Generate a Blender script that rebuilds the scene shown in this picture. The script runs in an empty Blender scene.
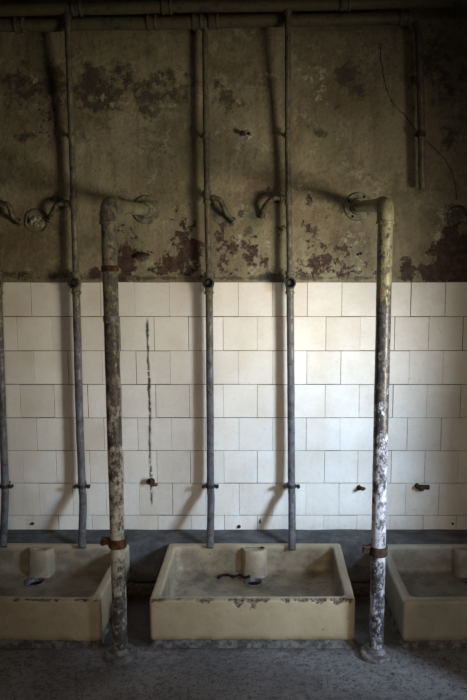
import bpy, bmesh, math, random
from mathutils import Vector, Matrix, noise as mnoise

scene = bpy.context.scene
COL = scene.collection
R = math.radians
random.seed(7)

# ------------------------------------------------------------------ camera
CAM = Vector((0.0, -2.96, 1.36))
PITCH = R(7.1)
F_PX, CX, CY = 681.0, 265.0, 350.0        # focal length and optical centre (the photo is slightly cropped)
cam_data = bpy.data.cameras.new('camera')
cam_data.sensor_fit = 'VERTICAL'
cam_data.sensor_height = 36.0
cam_data.lens = 36.0 * F_PX / 700.0
cam_data.shift_x = (233.5 - CX) / 700.0
cam_data.clip_start = 0.05
cam = bpy.data.objects.new('camera', cam_data)
COL.objects.link(cam)
cam.location = CAM
cam.rotation_euler = (R(90) - PITCH, R(0.0), 0)
scene.camera = cam

def ray(px, py):
    dx, dy = (px - CX) / F_PX, (CY - py) / F_PX
    fwd = Vector((0, math.cos(PITCH), -math.sin(PITCH)))
    up = Vector((0, math.sin(PITCH), math.cos(PITCH)))
    return fwd + dx * Vector((1, 0, 0)) + dy * up

def at(px, py, Y=0.0):
    """point of the plane y = Y (Y metres from the tiled wall) that the photo shows at a pixel"""
    d = ray(px, py)
    return CAM + d * ((Y - CAM.y) / d.y)

# ------------------------------------------------------------------ world, lights, exposure
world = bpy.data.worlds.new('world')
scene.world = world
world.use_nodes = True
bg = world.node_tree.nodes['Background']
bg.inputs[0].default_value = (0.50, 0.43, 0.32, 1)
bg.inputs[1].default_value = 0.02

def area(name, loc, target, size_x, size_y, energy, color, spread):
    l = bpy.data.lights.new(name, 'AREA')
    l.shape = 'RECTANGLE'; l.size = size_x; l.size_y = size_y
    l.energy = energy; l.color = color; l.spread = R(spread)
    o = bpy.data.objects.new(name, l)
    COL.objects.link(o)
    o.location = loc
    o.rotation_euler = (Vector(target) - Vector(loc)).to_track_quat('-Z', 'Y').to_euler()
    return o
# window inferred on the right, split into a higher cool lamp and lower warm lamp
area('window_light_cool', (2.30, -2.30, 1.55), (0.25, 0.0, 0.38), 0.52, 0.60, 9.0, (0.62, 0.79, 1.0), 38)
area('window_light_warm', (2.30, -2.30, 0.65), (0.10, 0.0, 1.15), 0.80, 0.70, 7.6, (1.0, 0.88, 0.66), 44)
# added fill lamp behind the photographer, for the dim unseen room
area('fill_light', (0.5, -4.6, 2.0), (0.10, 0.0, 0.35), 1.6, 1.4, 3.2, (1.0, 0.82, 0.65), 44)

vs = scene.view_settings
scene.display_settings.display_device = 'sRGB'
vs.view_transform = 'Standard'
vs.look = 'None'
vs.gamma = 1.0
vs.use_curve_mapping = False
vs.exposure = 0.0

# ------------------------------------------------------------------ object helpers
def tag(o, label=None, cat=None, group=None, kind=None):
    if label: o['label'] = label
    if cat: o['category'] = cat
    if group: o['group'] = group
    if kind: o['kind'] = kind
    return o

def obj(name, bm, mat, parent=None, smooth=True, angle=40):
    me = bpy.data.meshes.new(name)
    bmesh.ops.recalc_face_normals(bm, faces=bm.faces)
    bm.to_mesh(me); bm.free()
    for m in (mat if isinstance(mat, (list, tuple)) else [mat]):
        me.materials.append(m)
    if smooth:
        me.shade_smooth()
        me.set_sharp_from_angle(angle=R(angle))
    o = bpy.data.objects.new(name, me)
    COL.objects.link(o)
    if parent is not None:
        o.parent = parent
        o.matrix_parent_inverse = Matrix.Translation(parent.location).inverted()
    return o

def thing(name, loc, label, cat, group=None):
    o = bpy.data.objects.new(name, None)
    o.empty_display_size = 0.05
    o.location = loc
    COL.objects.link(o)
    return tag(o, label, cat, group)

def tube(bm, pts, rad, seg=20, caps=True, wob=0.0):
    """sweep circles along pts; rad is a number or one per point; equal successive points make flanges"""
    pts = [Vector(p) for p in pts]
    n = len(pts)
    if not isinstance(rad, (list, tuple)): rad = [rad] * n
    tans = []
    for i in range(n):
        a = i
        while a > 0 and (pts[a - 1] - pts[i]).length < 1e-6: a -= 1
        b = i
        while b < n - 1 and (pts[b + 1] - pts[i]).length < 1e-6: b += 1
        t = Vector((0, 0, 0))
        if a > 0: t += (pts[i] - pts[a - 1]).normalized()
        if b < n - 1: t += (pts[b + 1] - pts[i]).normalized()
        if t.length < 1e-4: t = tans[-1].copy() if tans else Vector((0, 0, 1))
        tans.append(t.normalized())
    ref = Vector((1, 0, 0)) if abs(tans[0].x) < 0.8 else Vector((0, 0, 1))
    u = (ref - tans[0] * ref.dot(tans[0])).normalized()
    rings = []
    for i in range(n):
        t = tans[i]
        u = (u - t * u.dot(t))
        u = u.normalized() if u.length > 1e-5 else t.orthogonal().normalized()
        v = t.cross(u)
        ring = []
        for k in range(seg):
            a = 2 * math.pi * k / seg
            r = rad[i]
            if wob:
                r *= 1 + wob * mnoise.noise(pts[i] * 14 + Vector((math.cos(a), math.sin(a), 0)) * 0.9)
            ring.append(bm.verts.new(pts[i] + (u * math.cos(a) + v * math.sin(a)) * r))
        rings.append(ring)
    for i in range(n - 1):
        for k in range(seg):
            try: bm.faces.new((rings[i][k], rings[i][(k + 1) % seg], rings[i + 1][(k + 1) % seg], rings[i + 1][k]))
            except ValueError: pass
    if caps:
        bm.faces.new(rings[0][::-1]); bm.faces.new(rings[-1])
    return bm

def path(ctrl, step=0.02):
    """Catmull-Rom through the control points, resampled"""
    c = [Vector(p) for p in ctrl]
    c = [c[0] * 2 - c[1]] + c + [c[-1] * 2 - c[-2]]
    out = []
    for i in range(1, len(c) - 2):
        p0, p1, p2, p3 = c[i - 1:i + 3]
        m = max(2, int((p2 - p1).length / step))
        for k in range(m):
            t = k / m
            out.append(0.5 * ((2 * p1) + (p2 - p0) * t + (2 * p0 - 5 * p1 + 4 * p2 - p3) * t * t + (3 * p1 - p0 - 3 * p2 + p3) * t ** 3))
    out.append(c[-2])
    return out

def fillet(ctrl, r, n=8):
    """polyline with rounded corners"""
    c = [Vector(p) for p in ctrl]
    out = [c[0]]
    for i in range(1, len(c) - 1):
        a, b = (c[i - 1] - c[i]).normalized(), (c[i + 1] - c[i]).normalized()
        for k in range(n + 1):
            t = k / n
            out.append((c[i] + a * r) * (1 - t) ** 2 + c[i] * 2 * t * (1 - t) + (c[i] + b * r) * t * t)
    out.append(c[-1])
    return out

def open_end(pts, r, depth=0.03, wall=0.78):
    """radii and points that turn the last end of a tube into an open pipe mouth"""
    pts = list(pts); d = (pts[-1] - pts[-2]).normalized()
    rad = [r] * len(pts)
    e = pts[-1]
    pts += [e, e - d * depth]; rad += [r * wall, r * wall]
    return pts, rad

def lathe(bm, prof, origin, axis, seg=28):
    """prof: (distance along axis, radius) pairs"""
    o, ax = Vector(origin), Vector(axis).normalized()
    u = ax.orthogonal().normalized(); v = ax.cross(u)
    rings = []
    for d, r in prof:
        rings.append([bm.verts.new(o + ax * d + (u * math.cos(2 * math.pi * k / seg) + v * math.sin(2 * math.pi * k / seg)) * max(r, 1e-5)) for k in range(seg)])
    for a, b in zip(rings, rings[1:]):
        for k in range(seg):
            bm.faces.new((a[k], a[(k + 1) % seg], b[(k + 1) % seg], b[k]))
    bm.faces.new(rings[0][::-1]); bm.faces.new(rings[-1])
    return bm

def box(bm, lo, hi, bev=0.0, rot=None, origin=None):
    t = bmesh.new()
    bmesh.ops.create_cube(t, size=1.0)
    lo, hi = Vector(lo), Vector(hi)
    for v in t.verts:
        v.co = Vector([(lo[i] + hi[i]) / 2 + v.co[i] * (hi[i] - lo[i]) for i in range(3)])
    if bev: bmesh.ops.bevel(t, geom=list(t.edges), offset=bev, segments=2, affect='EDGES', profile=0.6)
    if rot is not None:
        c = Vector(origin) if origin is not None else (lo + hi) / 2
        for v in t.verts: v.co = rot @ (v.co - c) + c
    me = bpy.data.meshes.new('tmp'); t.to_mesh(me); t.free()
    bm.from_mesh(me); bpy.data.meshes.remove(me)
    return bm

def lump(bm, c, r, sq=(1, 1, 1), seed=0, amp=0.35, sub=2):
    t = bmesh.new()
    bmesh.ops.create_icosphere(t, subdivisions=sub, radius=1.0)
    for v in t.verts:
        k = 1 + amp * mnoise.noise(v.co * 1.6 + Vector((seed * 3.1, seed, 0)))
        v.co = Vector((v.co.x * sq[0], v.co.y * sq[1], v.co.z * sq[2])) * r * k + Vector(c)
    me = bpy.data.meshes.new('tmp'); t.to_mesh(me); t.free()
    bm.from_mesh(me); bpy.data.meshes.remove(me)

# ------------------------------------------------------------------ material helpers
class NT:
    def __init__(self, name):
        self.m = bpy.data.materials.new(name); self.m.use_nodes = True
        self.t = self.m.node_tree
        self.b = self.t.nodes['Principled BSDF']
        self.g = self.t.nodes.new('ShaderNodeNewGeometry')
        self.pos = self.g.outputs['Position']
    def n(self, kind): return self.t.nodes.new(kind)
    def link(self, a, b): self.t.links.new(a, b)
    def put(self, sock, v):
        if hasattr(v, 'is_output') or isinstance(v, bpy.types.NodeSocket): self.link(v, sock)
        elif isinstance(v, (tuple, list)): sock.default_value = tuple(v) + ((1,) if len(v) == 3 and len(sock.default_value) == 4 else ())
        else: sock.default_value = v
    def noise(self, scale, detail=4, rough=0.6, stretch=None, off=0.0, dist=0.0):
        mp = self.n('ShaderNodeMapping'); self.link(self.pos, mp.inputs['Vector'])
        mp.inputs['Location'].default_value = (off, off * 0.7, -off)
        if stretch: mp.inputs['Scale'].default_value = stretch
        x = self.n('ShaderNodeTexNoise'); self.link(mp.outputs[0], x.inputs['Vector'])
        x.inputs['Scale'].default_value = scale; x.inputs['Detail'].default_value = detail
        x.inputs['Roughness'].default_value = rough; x.inputs['Distortion'].default_value = dist
        return x.outputs[0]
    def voronoi(self, scale, feature='F1'):
        x = self.n('ShaderNodeTexVoronoi'); self.link(self.pos, x.inputs['Vector'])
        x.feature = feature; x.inputs['Scale'].default_value = scale
        return x.outputs['Distance']
    def math(self, op, a, b=0.0, clamp=False):
        x = self.n('ShaderNodeMath'); x.operation = op; x.use_clamp = clamp
        self.put(x.inputs[0], a); self.put(x.inputs[1], b)
        return x.outputs[0]
    def step(self, v, lo, hi):
        x = self.n('ShaderNodeMapRange'); x.interpolation_type = 'SMOOTHSTEP'
        self.put(x.inputs['Value'], v); x.inputs['From Min'].default_value = lo; x.inputs['From Max'].default_value = hi
        return x.outputs[0]
    def mix(self, f, a, b, mode='MIX'):
        x = self.n('ShaderNodeMix'); x.data_type = 'RGBA'; x.blend_type = mode
        self.put(x.inputs[0], f); self.put(x.inputs[6], a); self.put(x.inputs[7], b)
        return x.outputs[2]
    def attr(self, name):
        x = self.n('ShaderNodeAttribute'); x.attribute_name = name
        return x.outputs['Fac']
    def xyz(self):
        x = self.n('ShaderNodeSeparateXYZ'); self.link(self.pos, x.inputs[0]); return x.outputs
    def bump(self, h, dist, strength=1.0, prev=None):
        x = self.n('ShaderNodeBump'); self.put(x.inputs['Height'], h)
        x.inputs['Distance'].default_value = dist; x.inputs['Strength'].default_value = strength
        if prev is not None: self.link(prev, x.inputs['Normal'])
        return x.outputs[0]
    def done(self, col, rough=0.7, normal=None, metal=0.0, spec=0.5):
        self.put(self.b.inputs['Base Color'], col); self.put(self.b.inputs['Roughness'], rough)
        self.put(self.b.inputs['Metallic'], metal); self.b.inputs['Specular IOR Level'].default_value = spec
        if normal is not None: self.link(normal, self.b.inputs['Normal'])
        return self.m

def mat_plaster():
    n = NT('old_plaster')
    big, mid, fine = n.noise(2.2, 5, 0.6), n.noise(9, 6, 0.65, off=3), n.noise(60, 5, 0.7, off=5)
    streak = n.noise(7, 4, 0.6, stretch=(3.0, 1, 0.35), off=9)
    c = n.mix(n.step(big, 0.35, 0.65), (0.185, 0.166, 0.100), (0.300, 0.270, 0.180))
    c = n.mix(n.math('MULTIPLY', n.step(streak, 0.45, 0.7), 0.6), c, (0.175, 0.125, 0.075))
    c = n.mix(n.math('MULTIPLY', n.step(mid, 0.52, 0.68), 0.35), c, (0.25, 0.225, 0.15))
    c = n.mix(n.math('MULTIPLY', n.step(fine, 0.5, 0.72), 0.55), c, (0.080, 0.066, 0.042))
    c = n.mix(n.math('MULTIPLY', n.step(n.noise(5, 9, 0.8, off=41), 0.48, 0.60), 0.60), c, (0.095, 0.082, 0.052))
    c = n.mix(n.math('MULTIPLY', n.step(n.noise(11, 9, 0.8, off=51), 0.56, 0.64), 0.65), c, (0.38, 0.35, 0.26))
    c = n.mix(n.math('MULTIPLY', n.step(n.noise(130, 3, 0.7, off=61), 0.62, 0.70), 0.6), c, (0.045, 0.035, 0.025))
    rust = n.math('MULTIPLY', n.attr('brown'), n.step(n.math('ADD', n.attr('brown'), n.noise(8, 5, 0.7, off=2)), 0.55, 1.1))
    c = n.mix(rust, c, (0.105, 0.060, 0.035))
    gn = n.math('ADD', n.math('MULTIPLY', n.attr('grime'), 1.0), n.math('MULTIPLY', n.math('SUBTRACT', n.noise(13, 9, 0.80, off=7), 0.5), 2.0))
    c = n.mix(n.math('MULTIPLY', n.step(gn, 0.26, 0.50), 0.85), c, (0.042, 0.036, 0.026))
    pn0 = n.noise(22, 9, 0.80, off=1)
    pn = n.math('ADD', n.attr('peel'), n.math('MULTIPLY', n.math('SUBTRACT', pn0, 0.5), 2.6))
    edge = n.step(pn, 0.33, 0.43)
    c = n.mix(n.math('MULTIPLY', edge, 0.75), c, (0.30, 0.27, 0.19))           # pale broken lip round each peeled patch
    pm = n.step(pn, 0.42, 0.50)
    pc = n.mix(n.step(n.noise(40, 5, 0.7, off=4), 0.4, 0.65), (0.045, 0.026, 0.020), (0.092, 0.056, 0.042))
    c = n.mix(pm, c, pc)
    ch = n.step(n.math('ADD', n.attr('chip'), n.math('MULTIPLY', n.math('SUBTRACT', n.noise(45, 6, 0.7, off=11), 0.5), 2.2)), 0.45, 0.6)
    c = n.mix(n.math('MULTIPLY', ch, 0.85), c, (0.36, 0.34, 0.27))
    c = n.mix(n.attr('green'), c, (0.075, 0.085, 0.058))
    b = n.bump(mid, 0.010)
    b = n.bump(fine, 0.0035, 1.0, b)
    b = n.bump(n.math('SUBTRACT', 1.0, pm), 0.003, 1.0, b)
    return n.done(c, n.mix(pm, (0.62,) * 3, (0.9,) * 3), b, spec=0.35)

def mat_tile():
    n = NT('glazed_tile')
    s = n.xyz()
    a = n.attr('tint')
    c = n.mix(a, (0.69, 0.665, 0.61), (0.80, 0.785, 0.745))
    c = n.mix(n.math('MULTIPLY', n.step(n.noise(5, 5, 0.6), 0.42, 0.72), 0.38), c, (0.52, 0.44, 0.33))
    c = n.mix(n.math('MULTIPLY', n.step(n.noise(2.1, 6, 0.75, off=21), 0.45, 0.75), 0.30), c, (0.46, 0.37, 0.28))
    c = n.mix(n.math('MULTIPLY', n.step(n.noise(55, 5, 0.7, off=4), 0.62, 0.72), 0.35), c, (0.33, 0.29, 0.22))
    low = n.math('MULTIPLY', n.step(s[2], 0.75, 0.15), n.step(n.noise(10, 6, 0.7, off=8, stretch=(2, 1, 0.5)), 0.45, 0.75))
    c = n.mix(n.math('MULTIPLY', low, 0.30), c, (0.38, 0.36, 0.32))
    # black mould streak running down one column of tiles
    p = at(149.5, 400)
    wob = n.math('MULTIPLY', n.math('SUBTRACT', n.noise(9, 3, 0.6, off=2), 0.5), 0.018)
    dx = n.math('ABSOLUTE', n.math('SUBTRACT', n.math('ADD', s[0], wob), p.x))
    z0, z1, zt = at(150, 506).z, at(150, 316).z, at(150, 325).z
    rag = n.noise(34, 5, 0.75, off=6, stretch=(1.4, 1, 0.45))
    line = n.math('MULTIPLY', n.step(n.math('ADD', dx, n.math('MULTIPLY', rag, 0.024)), 0.0195, 0.0135), n.step(n.noise(13, 4, 0.8, off=31, stretch=(.5, 1, 1)), 0.40, 0.47))
    rng = n.math('MULTIPLY', n.step(s[2], z0, z0 + 0.03), n.step(s[2], z1, zt))
    c = n.mix(n.math('MULTIPLY', n.math('MULTIPLY', line, rng), 0.93), c, (0.018, 0.017, 0.018))
    soft = n.math('MULTIPLY', n.math('MULTIPLY', n.step(dx, 0.016, 0.0), n.step(s[2], at(0, 350).z, at(0, 430).z)), n.math('MULTIPLY', rng, n.step(n.noise(60, 4, 0.7), 0.4, 0.6)))
    c = n.mix(n.math('MULTIPLY', soft, 0.4), c, (0.16, 0.15, 0.14))
    b = n.bump(n.noise(14, 3, 0.5), 0.0015)
    return n.done(c, n.step(n.noise(20, 4), 0.0, 1.4), b, spec=0.45)

def mat_simple(name, c1, c2, scale=20, rough=0.75, bump=0.002, spec=0.4, metal=0.0, lo=0.4, hi=0.65, speck=None):
    n = NT(name)
    c = n.mix(n.step(n.noise(scale, 6, 0.7), lo, hi), c1, c2)
    if speck: c = n.mix(n.math('MULTIPLY', n.step(n.noise(scale * 4, 4, 0.7, off=4), 0.60, 0.68), 0.8), c, speck)
    b = n.bump(n.noise(scale * 2.5, 6, 0.7, off=2), bump)
    return n.done(c, rough, b, spec=spec, metal=metal)

def mat_floor():
    n = NT('rough_concrete')
    c = n.mix(n.step(n.noise(3, 5, 0.6), 0.35, 0.65), (0.36, 0.365, 0.40), (0.54, 0.545, 0.59))
    c = n.mix(n.math('MULTIPLY', n.step(n.noise(55, 6, 0.75, off=2), 0.50, 0.62), 0.6), c, (0.11, 0.107, 0.11))
    c = n.mix(n.step(n.noise(95, 3, 0.6, off=7), 0.65, 0.72), c, (0.52, 0.52, 0.53))
    c = n.mix(n.math('MULTIPLY', n.step(n.noise(160, 3, 0.6, off=27), 0.58, 0.64), 0.7), c, (0.08, 0.078, 0.08))
    c = n.mix(n.math('MULTIPLY', n.step(n.noise(6, 5, 0.7, off=17), 0.50, 0.7), 0.45), c, (0.12, 0.105, 0.09))
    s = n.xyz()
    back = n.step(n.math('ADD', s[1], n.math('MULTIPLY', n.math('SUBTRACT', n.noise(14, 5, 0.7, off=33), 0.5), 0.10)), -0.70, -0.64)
    c = n.mix(n.math('MULTIPLY', back, 0.90), c, (0.060, 0.050, 0.042))     # floor darker brown from the basin fronts back to the wall
    c = n.mix(n.math('MULTIPLY', n.step(n.noise(26, 8, 0.8, off=43), 0.50, 0.60), 0.45), c, (0.15, 0.145, 0.15))
    b = n.bump(n.noise(30, 8, 0.8, off=2), 0.022)
    b = n.bump(n.noise(130, 4, 0.7, off=9), 0.004, 1.0, b)
    return n.done(c, 0.72, b, spec=0.45)

def mat_sink(name, base, base2, stain):
    n = NT(name)
    s = n.xyz()
    c = n.mix(n.step(n.noise(6, 5, 0.6), 0.35, 0.7), base, base2)
    c = n.mix(n.math('MULTIPLY', n.step(n.noise(22, 6, 0.7, off=5), 0.52, 0.70), 0.45), c, stain)
    c = n.mix(n.step(n.noise(70, 4, 0.7, off=12), 0.665, 0.70), c, (0.06, 0.045, 0.03))
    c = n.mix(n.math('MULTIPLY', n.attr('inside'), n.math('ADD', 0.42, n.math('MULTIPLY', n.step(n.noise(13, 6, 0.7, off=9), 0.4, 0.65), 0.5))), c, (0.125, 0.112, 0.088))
    chip = n.step(n.math('ADD', n.attr('chip'), n.math('MULTIPLY', n.math('SUBTRACT', n.noise(60, 6, 0.75, off=3), 0.5), 1.1)), 0.42, 0.55)
    cc = n.mix(n.step(n.noise(90, 4, 0.7), 0.4, 0.62), (0.085, 0.060, 0.045), (0.34, 0.28, 0.21))
    c = n.mix(chip, c, cc)
    low = n.math('MULTIPLY', n.step(s[2], 0.05, 0.018), n.step(n.noise(18, 5, 0.7, off=2), 0.35, 0.6))
    c = n.mix(n.math('MULTIPLY', low, 0.6), c, (0.13, 0.08, 0.045))
    b = n.bump(n.noise(30, 5, 0.6), 0.002)
    b = n.bump(n.math('SUBTRACT', 1.0, chip), 0.003, 1.0, b)
    return n.done(c, n.mix(chip, (0.48,) * 3, (0.9,) * 3), b, spec=0.4)

def mat_flaked(name, paint_lo, paint_hi, dark, z_lo, z_hi, cov=(0.45, 0.55), scale=26, rough=0.42, rustc=(0.14, 0.07, 0.035), wear=None):
    """flaking paint over dark iron; two paint colours, the lower coat fading into the upper coat with height;
    wear: (height, extra loss) stops, how much of the paint is gone at which height"""
    n = NT(name)
    s = n.xyz()
    h = n.step(n.math('ADD', s[2], n.math('MULTIPLY', n.math('SUBTRACT', n.noise(6, 4), 0.5), 0.5)), z_lo, z_hi)
    p = n.mix(h, paint_lo, paint_hi)
    p = n.mix(n.math('MULTIPLY', n.step(n.noise(12, 5, 0.7, off=3), 0.45, 0.7), 0.4), p, rustc)
    p = n.mix(n.math('MULTIPLY', n.step(n.noise(70, 4, 0.7, off=13), 0.5, 0.7), 0.45), p, dark)
    dark = n.mix(n.step(n.noise(55, 6, 0.8, off=23), 0.46, 0.64), dark, tuple(0.30 * q + 0.06 for q in paint_hi[:3]))
    v = n.math('ADD', n.math('MULTIPLY', n.noise(scale * .5, 6, 0.7, off=8), 0.5), n.math('MULTIPLY', n.noise(scale * 2.2, 7, 0.78, stretch=(1, 1, 0.6), off=38), 0.5))
    if wear:
        r = n.n('ShaderNodeValToRGB')
        els = r.color_ramp.elements
        zz = 1.7
        for i, (z, w) in enumerate(wear):
            e = els[i] if i < 2 else els.new(z / zz)
            e.position = z / zz; e.color = (w, w, w, 1)
        n.link(n.math('DIVIDE', s[2], zz), r.inputs[0])
        v = n.math('ADD', v, n.math('MULTIPLY', n.math('SUBTRACT', r.outputs[0], 0.5), 0.5))
    f = n.step(v, cov[0], cov[1])
    c = n.mix(f, p, dark)
    b = n.bump(n.math('SUBTRACT', 1.0, f), 0.0012)
    b = n.bump(n.noise(80, 4, 0.7), 0.0008, 1.0, b)
    return n.done(c, rough, b, spec=0.5)

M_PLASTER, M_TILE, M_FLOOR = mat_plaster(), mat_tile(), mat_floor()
M_GROUT = mat_simple('dark_grout', (0.035, 0.028, 0.020), (0.11, 0.095, 0.07), 18, 0.9)
M_LEDGE = mat_simple('grey_concrete', (0.060, 0.060, 0.065), (0.120, 0.118, 0.122), 11, 0.85, 0.004, speck=(0.06, 0.06, 0.06))
M_CERAMIC = mat_sink('cream_fireclay', (0.40, 0.335, 0.225), (0.48, 0.41, 0.29), (0.33, 0.25, 0.15))
M_CERAMIC_GREY = mat_sink('grey_fireclay', (0.30, 0.285, 0.23), (0.37, 0.35, 0.28), (0.22, 0.20, 0.16))
M_BED = mat_simple('mortar', (0.07, 0.066, 0.064), (0.22, 0.21, 0.20), 40, 0.95, 0.004)
M_RUST = mat_simple('rust', (0.050, 0.026, 0.016), (0.17, 0.080, 0.032), 60, 0.85, 0.003, spec=0.3)
M_RUST_DARK = mat_simple('dark_rust', (0.022, 0.016, 0.013), (0.075, 0.042, 0.028), 70, 0.8, 0.003, spec=0.3)
M_IRON = mat_simple('black_iron', (0.016, 0.015, 0.015), (0.055, 0.048, 0.042), 60, 0.55, 0.002)
M_BRANCH = mat_simple('dirty_brass', (0.035, 0.032, 0.022), (0.13, 0.12, 0.075), 50, 0.5, 0.002)
M_HOLE = mat_simple('black_grime', (0.006, 0.006, 0.006), (0.014, 0.012, 0.011), 40, 0.9)
M_CHALK = mat_simple('broken_plaster', (0.16, 0.15, 0.12), (0.40, 0.38, 0.31), 60, 0.95, 0.004)
M_TOPPIPE = mat_flaked('olive_pipe_paint', (0.110, 0.105, 0.060), (0.110, 0.105, 0.060), (0.035, 0.032, 0.022), 2.0, 2.4, (0.50, 0.62), 18, 0.55)
M_THIN = mat_flaked('weathered_pipe_paint', (0.13, 0.13, 0.155), (0.135, 0.125, 0.080), (0.046, 0.044, 0.042), 0.95, 1.25, (0.46, 0.58), 40, 0.38)
M_POLE_L = mat_flaked('flaking_cream_paint', (0.60, 0.57, 0.50), (0.27, 0.25, 0.165), (0.060, 0.057, 0.062), 0.70, 1.10, (0.46, 0.54), 30, 0.42,
                      wear=[(0.0, .50), (0.12, .55), (0.30, .50), (0.36, .40), (0.52, .42), (0.62, .49), (0.85, .55), (1.10, .56), (1.30, .48), (1.60, .40)])
M_POLE_R = mat_flaked('flaking_pale_blue_paint', (0.55, 0.58, 0.68), (0.27, 0.25, 0.135), (0.036, 0.036, 0.050), 0.85, 1.20, (0.46, 0.54), 30, 0.34,
                      wear=[(0.0, .60), (0.20, .54), (0.40, .46), (0.62, .47), (0.82, .56), (1.05, .64), (1.20, .58), (1.32, .44), (1.60, .36)])
M_FLANGE = mat_simple('worn_iron', (0.10, 0.097, 0.105), (0.27, 0.26, 0.265), 35, 0.42, 0.002, spec=0.5, speck=(0.10, 0.055, 0.03))
M_WALLFLANGE = mat_simple('painted_flange', (0.10, 0.095, 0.062), (0.24, 0.225, 0.155), 45, 0.55, 0.002, speck=(0.05, 0.03, 0.02))

# ------------------------------------------------------------------ setting: back wall, tiles, ledge, floor
Z_TILE = at(240, 282).z                       # where the tiling stops and the bare plaster begins
Z_LEDGE = 0.173
X0, X1, ZTOP = -2.0, 2.0, 2.95
TILE_T = 0.007

def gauss(px, py, rx, ry, amp=1.0):
    c = at(px, py)
    return (c.x, c.z, rx / 230.0, ry / 230.0, amp)
PEEL = [gauss(*a) for a in [
    (126, 262, 11, 22, 0.75), (138, 256, 9, 8, .55), (187, 250, 11, 22, 0.72), (172, 264, 14, 11, .7), (162, 270, 12, 6, .6), (224, 250, 12, 26, .55),
    (250, 255, 8, 20, .55), (267, 262, 9, 9, .55), (240, 270, 26, 7, .35), (321, 258, 14, 14, .62), (312, 232, 9, 14, .4), (334, 262, 12, 8, .5), (346, 248, 9, 18, .38),
    (350, 270, 22, 8, .45), (409, 270, 10, 9, .75), (462, 262, 26, 24, 1.0), (440, 272, 20, 10, .9), (450, 240, 12, 20, .7), (20, 275, 6, 5, .7),
    (95, 274, 6, 5, .7), (70, 276, 8, 5, .5), (300, 274, 20, 5, .45), (210, 275, 20, 5, .4), (264, 190, 9, 15, .35), (306, 200, 8, 12, .38), (325, 218, 5, 10, .4),
    (282, 222, 6, 14, .3), (50, 120, 14, 16, .35), (178, 205, 10, 12, .28)]]
GRIME = [gauss(*a) for a in [
    (110, 88, 30, 20, .55), (152, 92, 24, 18, .55), (98, 75, 18, 12, .5), (190, 95, 14, 30, .3), (225, 100, 16, 20, .4), (140, 70, 22, 8, .35), (22, 88, 22, 18, .5), (48, 86, 16, 22, .5), (70, 110, 26, 26, .3), (345, 78, 14, 20, .45),
    (362, 92, 10, 12, .4), (215, 85, 14, 10, .35), (26, 136, 10, 4, .5), (320, 133, 6, 4, .5), (440, 70, 34, 40, .35), (455, 130, 20, 30, .35), (241, 213, 3, 3, .9),
    (254, 215, 3, 3, .9), (249, 230, 4, 4, .8), (230, 225, 4, 3, .6), (218, 213, 6, 7, .6), (141, 256, 8, 4, .75), (357, 200, 14, 7, .35), (60, 200, 8, 6, .5), (340, 210, 6, 8, .45), (262, 196, 14, 10, .45),
    (456, 216, 9, 9, .6), (300, 110, 3, 8, .3), (15, 274, 18, 3, .5), (70, 276, 30, 4, .5), (277, 277, 12, 5, .6), (246, 278, 220, 2.0, .55)]]
BROWN = [gauss(*a) for a in [(30, 240, 50, 44, .55), (50, 115, 34, 26, .5), (340, 90, 40, 36, .5), (265, 195, 22, 22, .7), (245, 60, 50, 26, .35), (300, 215, 30, 40, .45), (335, 240, 60, 20, .4), (450, 260, 50, 30, .6), (215, 245, 30, 30, .4), (150, 240, 50, 24, .25)]]
CHIP = [gauss(*a) for a in [(118, 105, 12, 3, .55), (165, 106, 16, 3, .5), (316, 74, 20, 16, .42), (322, 92, 12, 14, .42), (318, 112, 4, 8, .45), (105, 100, 8, 6, .4), (37, 82, 5, 7, .45), (240, 102, 8, 4, .4),
    (268, 75, 7, 4, .45), (291, 84, 3, 4, .5), (357, 264, 5, 7, .6), (302, 190, 9, 6, .5), (240, 240, 5, 14, .5), (244, 208, 7, 8, .45), (268, 245, 4, 8, .4), (227, 215, 6, 10, .35), (350, 236, 12, 8, .42), (310, 215, 16, 20, .32), (442, 215, 6, 14, .45), (436, 236, 5, 8, .5),
    (467, 137, 12, 3, .5), (362, 46, 4, 8, .4)]]
GREEN = [gauss(*a) for a in [(218, 210, 9, 9, .8), (254, 216, 8, 10, .8), (246, 222, 5, 8, .4), (277, 215, 4, 12, .4)]]
def field(lst, x, z):
    s = 0.0
    for cx, cz, rx, rz, a in lst:
        q = ((x - cx) / rx) ** 2 + ((z - cz) / rz) ** 2
        if q < 9: s = max(s, a * math.exp(-0.5 * q)) if a < 2 else s
    return s

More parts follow.
